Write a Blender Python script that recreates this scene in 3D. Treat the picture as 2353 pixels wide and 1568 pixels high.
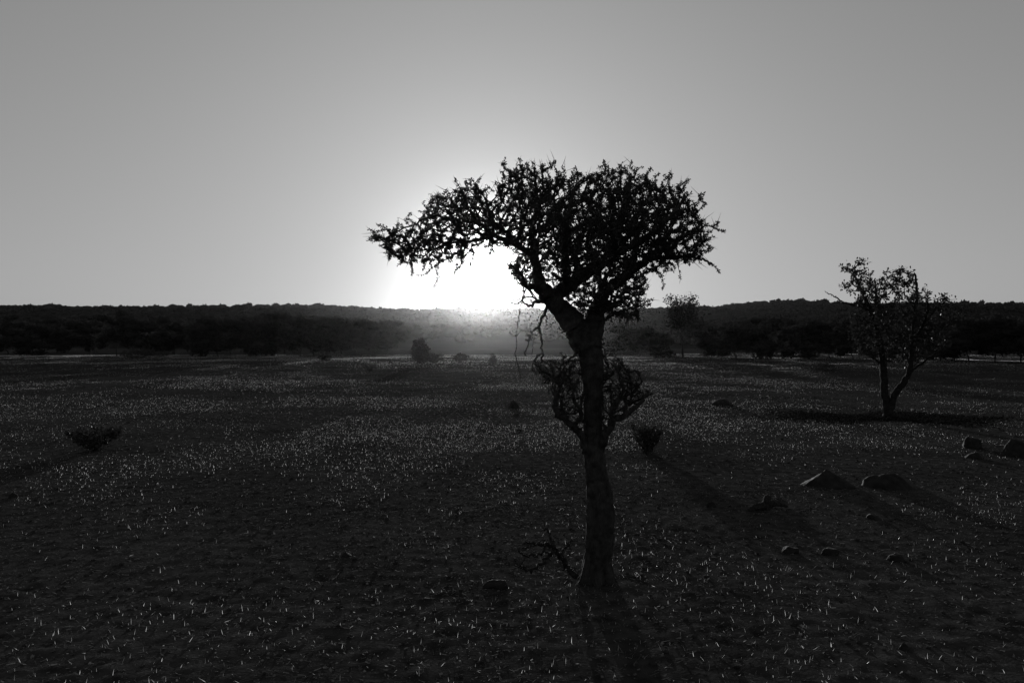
import bpy, bmesh, math, random
import numpy as np
from mathutils import Vector, Matrix, noise as mnoise

# ------------------------------------------------------------------ start
for o in list(bpy.data.objects):
    bpy.data.objects.remove(o, do_unlink=True)
scene = bpy.context.scene
COL = scene.collection
random.seed(7)
RNG = np.random.default_rng(11)

# ------------------------------------------------------------------ camera
F = 1830.0            # focal length in units of a 2352-wide picture
EYE = 1.6
CX, HY = 1176.0, 778.0
cam_d = bpy.data.cameras.new('camera')
cam = bpy.data.objects.new('camera', cam_d)
COL.objects.link(cam)
cam_d.sensor_width = 36.0
cam_d.lens = 36.0 * F / 2352.0
cam_d.clip_start = 0.05
cam_d.clip_end = 20000.0
cam.location = (0, 0, EYE)
cam.rotation_euler = (math.radians(90) - 6.0 / F, 0, 0)
scene.camera = cam

# ------------------------------------------------------------------ sky and sun
SUN_EL = math.radians(4.5)
SUN_AZ = math.radians(-1.95)          # from +Y, towards +X positive
sun_dir = Vector((math.sin(SUN_AZ) * math.cos(SUN_EL),
                  math.cos(SUN_AZ) * math.cos(SUN_EL), math.sin(SUN_EL)))
world = bpy.data.worlds.new('World')
scene.world = world
world.use_nodes = True
wt = world.node_tree
wn, wl = wt.nodes, wt.links
wn.clear()


def wmath(op, a, b=None, c=None):
    n = wn.new('ShaderNodeMath'); n.operation = op
    for i, v in enumerate((a, b, c)):
        if v is None:
            continue
        if isinstance(v, (int, float)):
            n.inputs[i].default_value = v
        else:
            wl.new(v, n.inputs[i])
    return n.outputs[0]


sky = wn.new('ShaderNodeTexSky')
sky.sky_type = 'NISHITA'
sky.sun_disc = False
sky.sun_elevation = SUN_EL
sky.sun_rotation = SUN_AZ
sky.altitude = 900.0
sky.air_density = 1.0
sky.dust_density = 1.2
sky.ozone_density = 1.0
bw = wn.new('ShaderNodeRGBToBW')
wl.new(sky.outputs[0], bw.inputs[0])
# a film-like shoulder so the bright horizon does not burn out: k * x / (x + c)
base = wmath('MULTIPLY', wmath('DIVIDE', bw.outputs[0], wmath('ADD', bw.outputs[0], 2.5)), 5.3)
# the sun's own disc and the bright air round it, by the angle from the sun
tc = wn.new('ShaderNodeTexCoord')
dot = wn.new('ShaderNodeVectorMath'); dot.operation = 'DOT_PRODUCT'
wl.new(tc.outputs['Generated'], dot.inputs[0])
dot.inputs[1].default_value = sun_dir
ang = wmath('MULTIPLY', wmath('ARCCOSINE', wmath('MINIMUM', dot.outputs['Value'], 1.0)), 180.0 / math.pi)
aur = wmath('MULTIPLY', wmath('POWER', math.e, wmath('MULTIPLY', ang, -1 / 2.8)), 12.5)
core = wmath('MULTIPLY', wmath('POWER', math.e, wmath('MULTIPLY', ang, -1 / 0.6)), 160.0)
wide = wmath('MULTIPLY', wmath('POWER', math.e, wmath('MULTIPLY', ang, -1 / 11.0)), 2.4)
total = wmath('ADD', wmath('ADD', base, wide), wmath('ADD', aur, core))
bg = wn.new('ShaderNodeBackground')
wl.new(total, bg.inputs[0])
bg.inputs[1].default_value = 0.10
wo = wn.new('ShaderNodeOutputWorld')
wl.new(bg.outputs[0], wo.inputs[0])

sun_d = bpy.data.lights.new('sun', 'SUN')
sun_d.energy = 3.6
sun_d.angle = math.radians(0.5)
sun_d.color = (1.0, 1.0, 1.0)          # black-and-white picture: neutral light
sun = bpy.data.objects.new('sun', sun_d)
COL.objects.link(sun)
sun.rotation_euler = (-sun_dir).to_track_quat('-Z', 'Y').to_euler()
sun.location = sun_dir * 100

scene.view_settings.view_transform = 'Standard'
scene.view_settings.look = 'None'
scene.view_settings.exposure = 0.0
scene.view_settings.gamma = 1.0
scene.view_settings.use_curve_mapping = False
scene.render.resolution_x, scene.render.resolution_y = 1024, 682
scene.cycles.max_bounces = 6
scene.cycles.sample_clamp_indirect = 2.0
scene.cycles.transparent_max_bounces = 8


# ------------------------------------------------------------------ helpers
def at(px, py, d):
    """point d metres ahead that stands where the 2352-wide picture has (px, py)"""
    return Vector(((px - CX) / F * d, d, EYE - (py - HY) / F * d))


def dist_at(py):
    return F * EYE / (py - HY)


def tag(o, label=None, cat=None, group=None, kind=None):
    if label: o['label'] = label
    if cat: o['category'] = cat
    if group: o['group'] = group
    if kind: o['kind'] = kind
    return o


def empty(name, loc, label, cat, group=None):
    o = bpy.data.objects.new(name, None)
    COL.objects.link(o)
    o.location = loc
    o.empty_display_size = 0.2
    return tag(o, label, cat, group)


def link_mesh(name, me, mat, parent=None):
    if mat is not None and len(me.materials) == 0:
        me.materials.append(mat)
    o = bpy.data.objects.new(name, me)
    COL.objects.link(o)
    if parent is not None:
        o.parent = parent          # parent unrotated here: offset by location only
    return o


def mesh_np(name, verts, faces, smooth=True):
    """verts (n,3); faces (m,k) array of one polygon size, or list of such arrays"""
    me = bpy.data.meshes.new(name)
    if not isinstance(faces, list):
        faces = [faces]
    faces = [f for f in faces if len(f)]
    verts = np.asarray(verts, dtype=np.float32)
    loops = np.concatenate([f.ravel() for f in faces]).astype(np.int32)
    tot = np.concatenate([np.full(len(f), f.shape[1], np.int32) for f in faces])
    start = np.concatenate([[0], np.cumsum(tot)[:-1]]).astype(np.int32)
    me.vertices.add(len(verts)); me.vertices.foreach_set('co', verts.ravel())
    me.loops.add(len(loops)); me.loops.foreach_set('vertex_index', loops)
    me.polygons.add(len(tot)); me.polygons.foreach_set('loop_start', start)
    me.polygons.foreach_set('loop_total', tot)
    if smooth:
        me.polygons.foreach_set('use_smooth', np.ones(len(tot), dtype=bool))
    me.update(calc_edges=True)
    return me


class MB:
    """collects tubes and quads"""
    def __init__(self):
        self.v, self.q, self.t, self.n = [], [], [], 0

    def add(self, v, q=None, t=None):
        v = np.asarray(v, float)
        if q is not None and len(q): self.q.append(np.asarray(q, np.int64) + self.n)
        if t is not None and len(t): self.t.append(np.asarray(t, np.int64) + self.n)
        self.v.append(v); self.n += len(v)

    def tube(self, pts, rad, k=6, rough=0.0, cap=True, rng=RNG):
        pts = np.asarray(pts, float); rad = np.asarray(rad, float); n = len(pts)
        tan = np.gradient(pts, axis=0)
        tan /= np.linalg.norm(tan, axis=1)[:, None] + 1e-9
        ref = np.array([0.31, 0.9, 0.2]) if abs(tan[0][1]) < 0.8 else np.array([1.0, 0.1, 0.2])
        vs = []
        a = np.linspace(0, 2 * math.pi, k, endpoint=False)
        u = ref
        for i in range(n):
            u = u - tan[i] * np.dot(u, tan[i]); u /= np.linalg.norm(u) + 1e-9
            w = np.cross(tan[i], u)
            rr = rad[i] * (1 + rough * rng.uniform(-1, 1, k))
            vs.append(pts[i] + (np.cos(a) * rr)[:, None] * u + (np.sin(a) * rr)[:, None] * w)
        v = np.concatenate(vs)
        i0 = (np.arange(n - 1) * k)[:, None]
        j = np.arange(k); jn = (j + 1) % k
        q = np.stack([i0 + j, i0 + jn, i0 + k + jn, i0 + k + j], -1).reshape(-1, 4)
        t = None
        if cap:
            v = np.concatenate([v, pts[-1:] + tan[-1:] * rad[-1] * 0.6])
            m = (n - 1) * k
            t = np.stack([m + j, m + jn, np.full(k, n * k)], -1)
        self.add(v, q, t)

    def build(self, name, mat, parent=None, origin=None, smooth=True):
        v = np.concatenate(self.v)
        if origin is not None:
            v = v - np.array(origin)
        fs = []
        if self.q: fs.append(np.concatenate(self.q))
        if self.t: fs.append(np.concatenate(self.t))
        return link_mesh(name, mesh_np(name, v, fs, smooth), mat, parent)


# ------------------------------------------------------------------ ground height
_g = np.random.default_rng(5)
WAVES = []
for lam, amp in ((60, .16), (42, .12), (27, .085), (19, .055), (13, .035), (9, .022), (6.5, .014), (4.5, .009), (3.1, .006), (2.2, .0045)):
    for _ in range(2):
        a = _g.uniform(0, math.pi)
        WAVES.append((2 * math.pi / lam * math.cos(a), 2 * math.pi / lam * math.sin(a), _g.uniform(0, 6.28), amp * 0.5))


def ground_z(x, y):
    x = np.asarray(x, float); y = np.asarray(y, float)
    h = np.zeros(np.broadcast(x, y).shape)
    for kx, ky, ph, am in WAVES:
        h = h + am * np.sin(kx * x + ky * y + ph)
    d = np.hypot(x, y)
    return h * np.clip((d - 1.0) / 45.0, 0.12, 1.0) * 0.75


def gz(x, y):
    return float(ground_z(x, y))


def hash2(ix, iy, s):
    n = (ix.astype(np.int64) * 374761393 + iy.astype(np.int64) * 668265263 + s * 974634777) & 0xffffffff
    n = ((n ^ (n >> 13)) * 1274126177) & 0xffffffff
    n = n ^ (n >> 16)
    return (n & 0xffff) / 65535.0


def vnoise(x, y, s=0):
    ix = np.floor(x); iy = np.floor(y)
    fx = x - ix; fy = y - iy
    fx = fx * fx * (3 - 2 * fx); fy = fy * fy * (3 - 2 * fy)
    a = hash2(ix, iy, s); b = hash2(ix + 1, iy, s); c = hash2(ix, iy + 1, s); d = hash2(ix + 1, iy + 1, s)
    return (a * (1 - fx) + b * fx) * (1 - fy) + (c * (1 - fx) + d * fx) * fy


def clods(x, y):
    d = np.hypot(x, y)
    near = np.clip(1.3 - d / 40.0, 0, 1)
    h = 0.0015 * (vnoise(x / .41, y / .37, 1) - .5) + 0.0025 * (vnoise(x / .17 + y * .8, y / .15, 2) - .5) \
        + 0.005 * (vnoise(x / .085, y / .075 + x * 1.3, 3) - .5) + 0.009 * (vnoise(x / .05 + 7, y / .045, 8) - .5)
    pk = vnoise(x / .11, y / .11, 4)
    h = h + 0.010 * np.clip(pk - .78, 0, 1) / .22
    return h * near


# ------------------------------------------------------------------ materials (all neutral grey)
def mat_new(name):
    m = bpy.data.materials.new(name); m.use_nodes = True
    nt = m.node_tree; nt.nodes.clear()
    out = nt.nodes.new('ShaderNodeOutputMaterial')
    return m, nt, out


def noise_grey(nt, scale, lo, hi, detail=4, coord='Object', ramp=(0.3, 0.7)):
    tcn = nt.nodes.new('ShaderNodeTexCoord')
    nz = nt.nodes.new('ShaderNodeTexNoise')
    nz.inputs['Scale'].default_value = scale; nz.inputs['Detail'].default_value = detail
    nt.links.new(tcn.outputs[coord], nz.inputs['Vector'])
    mr = nt.nodes.new('ShaderNodeMapRange')
    mr.inputs['From Min'].default_value, mr.inputs['From Max'].default_value = ramp
    mr.inputs['To Min'].default_value, mr.inputs['To Max'].default_value = lo, hi
    nt.links.new(nz.outputs['Fac'], mr.inputs['Value'])
    return mr.outputs[0], nz.outputs['Fac']


def bark_mat(name, lo, hi, scale):
    m, nt, out = mat_new(name)
    col, f = noise_grey(nt, scale, lo, hi)
    p = nt.nodes.new('ShaderNodeBsdfPrincipled')
    p.inputs['Roughness'].default_value = 0.95
    p.inputs['Specular IOR Level'].default_value = 0.1
    nt.links.new(col, p.inputs['Base Color'])
    mp = nt.nodes.new('ShaderNodeMapping'); mp.inputs['Scale'].default_value = (1, 1, .22)      # long upright fissures
    tx = nt.nodes.new('ShaderNodeTexCoord'); nt.links.new(tx.outputs['Object'], mp.inputs[0])
    vo = nt.nodes.new('ShaderNodeTexNoise'); vo.inputs['Scale'].default_value = scale * 2.2; vo.inputs['Detail'].default_value = 5
    nt.links.new(mp.outputs[0], vo.inputs['Vector'])
    b = nt.nodes.new('ShaderNodeBump'); b.inputs['Strength'].default_value = 1.0; b.inputs['Distance'].default_value = 0.035
    nt.links.new(vo.outputs['Fac'], b.inputs['Height']); nt.links.new(b.outputs[0], p.inputs['Normal'])
    nt.links.new(p.outputs[0], out.inputs[0])
    return m


def leaf_mat(name, diff, trans, gloss=0.04, rough=0.35, scale=9.0, sheen=0.0):
    m, nt, out = mat_new(name)
    col, f = noise_grey(nt, scale, diff * 0.6, diff * 1.4)
    ct, _ = noise_grey(nt, scale, trans * 0.6, trans * 1.4)
    d = nt.nodes.new('ShaderNodeBsdfDiffuse'); nt.links.new(col, d.inputs[0])
    t = nt.nodes.new('ShaderNodeBsdfTranslucent'); nt.links.new(ct, t.inputs[0])
    a = nt.nodes.new('ShaderNodeAddShader')
    nt.links.new(d.outputs[0], a.inputs[0]); nt.links.new(t.outputs[0], a.inputs[1])
    g = nt.nodes.new('ShaderNodeBsdfGlossy'); g.inputs['Roughness'].default_value = rough
    g.inputs['Color'].default_value = (1, 1, 1, 1)
    mx = nt.nodes.new('ShaderNodeMixShader'); mx.inputs[0].default_value = gloss
    if sheen:                          # waxy blades shine more at a glancing angle
        lw = nt.nodes.new('ShaderNodeLayerWeight'); lw.inputs[0].default_value = 0.35
        ml = nt.nodes.new('ShaderNodeMath'); ml.operation = 'MULTIPLY_ADD'
        nt.links.new(lw.outputs['Fresnel'], ml.inputs[0]); ml.inputs[1].default_value = sheen; ml.inputs[2].default_value = gloss
        nt.links.new(ml.outputs[0], mx.inputs[0])
    nt.links.new(a.outputs[0], mx.inputs[1]); nt.links.new(g.outputs[0], mx.inputs[2])
    nt.links.new(mx.outputs[0], out.inputs[0])
    return m


def rock_mat(name):
    m, nt, out = mat_new(name)
    col, f = noise_grey(nt, 14, 0.008, 0.026)
    p = nt.nodes.new('ShaderNodeBsdfPrincipled'); p.inputs['Roughness'].default_value = 0.9
    p.inputs['Specular IOR Level'].default_value = 0.2
    nt.links.new(col, p.inputs['Base Color'])
    b = nt.nodes.new('ShaderNodeBump'); b.inputs['Strength'].default_value = 0.6; b.inputs['Distance'].default_value = 0.02
    nt.links.new(f, b.inputs['Height']); nt.links.new(b.outputs[0], p.inputs['Normal'])
    nt.links.new(p.outputs[0], out.inputs[0])
    return m


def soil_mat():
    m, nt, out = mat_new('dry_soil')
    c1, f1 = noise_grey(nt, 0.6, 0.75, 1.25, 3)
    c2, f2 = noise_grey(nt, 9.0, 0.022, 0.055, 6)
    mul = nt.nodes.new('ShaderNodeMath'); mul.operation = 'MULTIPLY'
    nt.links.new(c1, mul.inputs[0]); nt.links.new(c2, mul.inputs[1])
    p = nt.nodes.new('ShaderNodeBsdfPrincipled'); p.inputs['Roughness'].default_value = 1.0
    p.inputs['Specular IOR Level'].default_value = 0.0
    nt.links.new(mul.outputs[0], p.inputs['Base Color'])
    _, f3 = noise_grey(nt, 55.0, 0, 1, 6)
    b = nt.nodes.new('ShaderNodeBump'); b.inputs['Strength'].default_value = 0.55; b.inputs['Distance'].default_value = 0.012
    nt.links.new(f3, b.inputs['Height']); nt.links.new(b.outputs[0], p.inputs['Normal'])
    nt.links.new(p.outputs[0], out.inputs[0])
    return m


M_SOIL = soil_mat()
M_HILL = leaf_mat('hill_soil', 0.02, 0.0, 0.0, scale=0.05)
M_WOOD = leaf_mat('hill_foliage', 0.02, 0.008, 0.0, scale=0.05)
M_BARK = bark_mat('thorn_bark', 0.018, 0.055, 22)
M_BARK2 = bark_mat('dark_bark', 0.01, 0.03, 14)
M_TWIG = bark_mat('twig_bark', 0.02, 0.05, 40)
M_LEAF = leaf_mat('thorn_leaf', 0.03, 0.02, 0.01)
M_LEAF2 = leaf_mat('broad_leaf', 0.013, 0.009, 0.014, 0.33)
M_FAR = leaf_mat('far_leaf', 0.022, 0.008, 0.0, scale=1.0)
M_BUSH = leaf_mat('bush_leaf', 0.035, 0.010, 0.01)
M_GRASS = leaf_mat('straw', 0.14, 0.44, 0.02, 0.5, scale=45.0, sheen=0.4)
M_ROCK = rock_mat('dark_stone')

# ------------------------------------------------------------------ ground sheet


def axis(start, stop, base, k):
    out = [start]
    while out[-1] < stop:
        out.append(out[-1] + max(base, out[-1] * k))
    return np.array(out)


yp = axis(2.6, 110, 0.024, 0.0078)
yfar = np.geomspace(yp[-1] * 1.08, 1500, 22)
ynear = np.array([-300, -120, -50, -20, -8, -3, -1, 0, .8, 1.5, 2.1])
ys = np.concatenate([ynear, yp, yfar])
xp = axis(0.012, 110, 0.025, 0.015)
xp = np.concatenate([xp, np.geomspace(xp[-1] * 1.1, 1500, 14)])
xs = np.concatenate([-xp[::-1], xp])
X, Y = np.meshgrid(xs, ys)
Z = ground_z(X, Y) + clods(X, Y)
far = np.clip((np.hypot(X, Y) - 200) / 300, 0, 1)
Z = Z * (1 - far)
ny, nx = X.shape
idx = np.arange(ny * nx).reshape(ny, nx)
quads = np.stack([idx[:-1, :-1], idx[:-1, 1:], idx[1:, 1:], idx[1:, :-1]], -1).reshape(-1, 4)
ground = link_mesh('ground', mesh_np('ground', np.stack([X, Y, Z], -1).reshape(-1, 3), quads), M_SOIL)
tag(ground, 'bare dry plain with short sparse grass and clods of soil', 'ground', kind='structure')

# ------------------------------------------------------------------ hills
RIDGE = [(-900, 700), (-300, 700), (0, 703), (150, 703), (300, 706), (400, 709), (500, 710), (560, 707), (620, 702), (720, 700), (800, 702), (860, 707),
         (960, 710), (1200, 711), (1480, 712), (1600, 709), (1660, 702), (1720, 695), (1770, 689), (1850, 689),
         (1900, 694), (1960, 697), (2100, 697), (2352, 697), (2700, 700), (3300, 706)]
RD = 430.0
RX = np.array([(p[0] - CX) / F * RD for p in RIDGE])
RZ = np.array([EYE - (p[1] - HY) / F * RD for p in RIDGE]) - 0.35      # the bush on top gives the rest


def hill_z(x, y):
    rx = np.interp(x, RX, RZ)
    t = np.clip((y - 120) / (RD - 120), 0, 1)
    up = (0.55 * t + 0.45 * t * t * (3 - 2 * t))
    t2 = np.clip((y - RD) / 500, 0, 1)
    z = rx * up * (1 - 0.7 * t2 * t2 * (3 - 2 * t2))
    z = z + (1.5 * np.sin(x / 37 + y / 61) + 1.0 * np.sin(x / 19 - y / 33 + 2)) * np.sin(math.pi * np.clip(t, 0, 1))
    return z - 0.5


hx = np.linspace(-620, 620, 180); hy = np.concatenate([np.linspace(110, RD, 50), np.linspace(RD + 15, 1000, 24)])
HX, HYY = np.meshgrid(hx, hy)
HZ = hill_z(HX, HYY)
edge = np.clip((620 - np.abs(HX)) / 120, 0, 1)
HZ = HZ * edge - 1.0 * (1 - edge)
HZ[-1] = -2
n1, n2 = HX.shape
idx = np.arange(n1 * n2).reshape(n1, n2)
quads = np.stack([idx[:-1, :-1], idx[:-1, 1:], idx[1:, 1:], idx[1:, :-1]], -1).reshape(-1, 4)
hills = link_mesh('hills', mesh_np('hills', np.stack([HX, HYY, HZ], -1).reshape(-1, 3), quads), M_HILL)
tag(hills, 'low bush covered ridge behind the plain', 'hills', kind='structure')

# bush on the slopes: one mass of leaf clumps
r = np.random.default_rng(3)
NB = 7600
by = 150 + (RD + 12 - 150) * r.random(NB) ** 0.75
bx = r.uniform(-1, 1, NB) * (0.80 * by + 25)
front = by < RD + 12
bz = hill_z(bx, by)
bh = np.where(r.random(NB) < 0.06, r.uniform(1.9, 2.9, NB), r.uniform(0.8, 1.9, NB))
bw_ = bh * r.uniform(0.9, 1.7, NB)
K = 22
cc = np.stack([bx, by, bz], -1)[:, None, :]
dirs = r.normal(size=(NB, K, 3)); dirs /= np.linalg.norm(dirs, axis=2)[:, :, None]
rad = r.random((NB, K, 1)) ** 0.4
off = dirs * rad * np.stack([bw_ * .55, bw_ * .55, bh * .42], -1)[:, None, :]
off[:, :, 2] += (bh * .36)[:, None]
ctr = (cc + off).reshape(-1, 3)
sz = (r.uniform(0.2, 0.42, (NB, K)) * bh[:, None] * .7).reshape(-1, 1)


def leaf_quads(ctr, sz, r, asp=0.8):
    n = len(ctr)
    a = r.normal(size=(n, 3)); a /= np.linalg.norm(a, axis=1)[:, None]
    b = r.normal(size=(n, 3)); b -= a * np.sum(a * b, 1)[:, None]; b /= np.linalg.norm(b, axis=1)[:, None]
    a = a * sz; b = b * sz * asp
    v = np.stack([ctr - a, ctr - b * .8 - a * .1, ctr + a, ctr + b * .8 + a * .1], 1).reshape(-1, 3)
    q = np.arange(4 * n).reshape(-1, 4)
    return v, q


ico = bmesh.new(); bmesh.ops.create_icosphere(ico, subdivisions=1, radius=1.0)
ICV = np.array([v.co[:] for v in ico.verts]); ICT = np.array([[v.index for v in f.verts] for f in ico.faces]); ico.free()


def cores(c, sc, r, jit=.22):
    # a rough closed mass inside each clump of leaves
    n = len(c)
    V = ICV[None] * (1 + jit * r.uniform(-1, 1, (n, len(ICV), 1))) * sc[:, None, :] + c[:, None, :]
    return V.reshape(-1, 3), (ICT[None] + (np.arange(n) * len(ICV))[:, None, None]).reshape(-1, 3)


v, q = leaf_quads(ctr, sz, r)
cv, ct = cores(np.stack([bx, by, bz + bh * .3], -1), np.stack([bw_ * .5, bw_ * .5, bh * .42], -1), r)
v, q = np.concatenate([v, cv]), [q, ct + len(v)]
wood = link_mesh('hill_bushland', mesh_np('hill_bushland', v, q, False), M_WOOD)
tag(wood, 'dark unbroken bush covering the distant ridge', 'bushland', kind='stuff')


# ------------------------------------------------------------------ tree growing
def in_poly(px, py, poly):
    poly = np.asarray(poly, float)
    x0, y0 = poly[:, 0], poly[:, 1]
    x1, y1 = np.roll(x0, -1), np.roll(y0, -1)
    inside = np.zeros(len(px), bool)
    for a, b, c, d in zip(x0, y0, x1, y1):
        cond = ((b > py) != (d > py))
        with np.errstate(divide='ignore', invalid='ignore'):
            xi = (c - a) * (py - b) / (d - b) + a
        inside ^= cond & (px < xi)
    return inside


def poly_dist(px, py, poly):
    poly = np.asarray(poly, float)
    best = np.full(len(px), 1e9)
    for (a, b), (c, d) in zip(poly, np.roll(poly, -1, axis=0)):
        ex, ey = c - a, d - b
        t = np.clip(((px - a) * ex + (py - b) * ey) / (ex * ex + ey * ey + 1e-9), 0, 1)
        best = np.minimum(best, np.hypot(px - a - t * ex, py - b - t * ey))
    return best


def smooth_path(pts, per=6):
    """Catmull-Rom through the points (any width of row)"""
    P = np.asarray(pts, float)
    P = np.vstack([2 * P[0] - P[1], P, 2 * P[-1] - P[-2]])
    out = []
    for i in range(1, len(P) - 2):
        for t in np.linspace(0, 1, per, endpoint=False):
            a, b, c, d = P[i - 1], P[i], P[i + 1], P[i + 2]
            out.append(0.5 * ((2 * b) + (-a + c) * t + (2 * a - 5 * b + 4 * c - d) * t * t + (-a + 3 * b - 3 * c + d) * t ** 3))
    out.append(P[-2])
    return np.array(out)


def grow(seed_pos, seed_len, targets, step, wob, r, plw=0.35, jag=0.0, curl=0.35):
    """joins each target to the nearest wood; returns the chains (k,3), with parent-less starts on older wood"""
    cap = len(seed_pos) + len(targets) * 14
    pos = np.zeros((cap, 3)); pl = np.zeros(cap); cnt = np.zeros(cap)
    par = np.full(cap, -1, int)
    n = len(seed_pos)
    pos[:n] = seed_pos; pl[:n] = seed_len
    d0 = np.array([np.min(np.linalg.norm(seed_pos - t, axis=1)) for t in targets])
    chains = []
    for ti in np.argsort(d0):
        p = targets[ti]
        dd = np.linalg.norm(pos[:n] - p, axis=1)
        j = int(np.argmin(dd + plw * pl[:n]))
        L = dd[j]
        if L < step * 0.4:
            continue
        k = int(np.clip(math.ceil(L / step), 2, 12))
        a = pos[j]
        g = pos[j] - pos[par[j]] if par[j] >= 0 else p - a
        gl = np.linalg.norm(g)
        c = a + (g / gl if gl > 1e-6 else 0) * L * curl + (p - a) * (0.35 - curl) + r.normal(size=3) * L * wob
        ids = [j]
        for i in range(1, k + 1):
            t = i / k
            q = (1 - t) ** 2 * a + 2 * t * (1 - t) * c + t * t * p
            if i < k:
                q = q + r.normal(size=3) * step * jag
            pos[n] = q; par[n] = ids[-1]
            pl[n] = pl[ids[-1]] + np.linalg.norm(q - pos[ids[-1]])
            ids.append(n); n += 1
            if n >= cap: break
        chains.append(ids)
        if n >= cap: break
    # pipe model: tips carried by every node
    for ids in chains:
        j = ids[-1]
        while j >= 0:
            cnt[j] += 1; j = par[j]
    return pos[:n], par[:n], cnt[:n], chains


def twig_mesh(mb, pos, cnt, chains, r0, e=0.42, k=4, rmax=1.0, rough=0.12):
    for ids in chains:
        rr = np.minimum(r0 * np.maximum(cnt[ids], 1) ** e, rmax)
        rr[0] = rr[1] if len(rr) > 1 else rr[0]
        rr[-1] *= 0.55
        kk = k if rr[0] < r0 * 2.2 else k + 2
        mb.tube(pos[ids], rr, kk, rough)


def fascicles(pos, cnt, chains, r, spacing, per, size, maxcnt=3, asp=0.45, spread=1.0, reach=0.5, frac=1.0):
    """little leaves in clumps along the fine wood: centres, directions"""
    P, D = [], []
    for ids in chains:
        pts = pos[ids]
        for i in range(len(ids) - 1):
            seg = pts[i + 1] - pts[i]; L = np.linalg.norm(seg)
            if cnt[ids[i + 1]] > maxcnt:
                continue
            m = r.poisson(L / spacing * frac)
            if m == 0: continue
            t = r.random(m)[:, None]
            c = pts[i] + seg * t
            P.append(np.repeat(c, per, 0)); D.append(np.repeat((seg / (L + 1e-9))[None], m * per, 0))
        P.append(np.repeat(pts[-1:], per, 0)); D.append(np.repeat((seg / (L + 1e-9))[None], per, 0))
    P = np.concatenate(P); D = np.concatenate(D)
    n = len(P)
    d = r.normal(size=(n, 3)) * spread + D * 0.4
    d /= np.linalg.norm(d, axis=1)[:, None]
    s = size * r.uniform(0.6, 1.3, n)[:, None]
    w = r.normal(size=(n, 3)); w -= d * np.sum(d * w, 1)[:, None]; w /= np.linalg.norm(w, axis=1)[:, None]
    base = P + d * s * reach * r.random((n, 1))
    tip = base + d * s
    mid = base + d * s * 0.55
    nrm = np.cross(d, w) * s * 0.10
    v = np.stack([base, mid - w * s * asp * .5 + nrm, tip, mid + w * s * asp * .5 + nrm], 1).reshape(-1, 3)
    return v, np.arange(4 * n).reshape(-1, 4)


# ================================================================== the thorn tree
TD = dist_at(1338)                # distance from its base line
S = TD / F                        # metres per picture unit at the tree
tree_x = (1372 - CX) * S
TB = np.array([tree_x, TD, gz(tree_x, TD)])


def tp(px, py, dep=0.0):
    """picture unit in the tree's own plane -> world, dep metres behind it"""
    return np.array([(px - CX) * S, TD + dep, EYE - (py - HY) * S])


thorn_tree = empty('thorn_tree', TB, 'flat topped thorn tree with leaning trunk standing alone in the sun\'s path', 'tree')


def limb_world(rows, per=6):
    """rows (px, py, depth, radius in units)"""
    a = smooth_path(rows, per)
    return np.stack([(a[:, 0] - CX) * S, TD + a[:, 2], EYE - (a[:, 1] - HY) * S], -1), a[:, 3] * S


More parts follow.
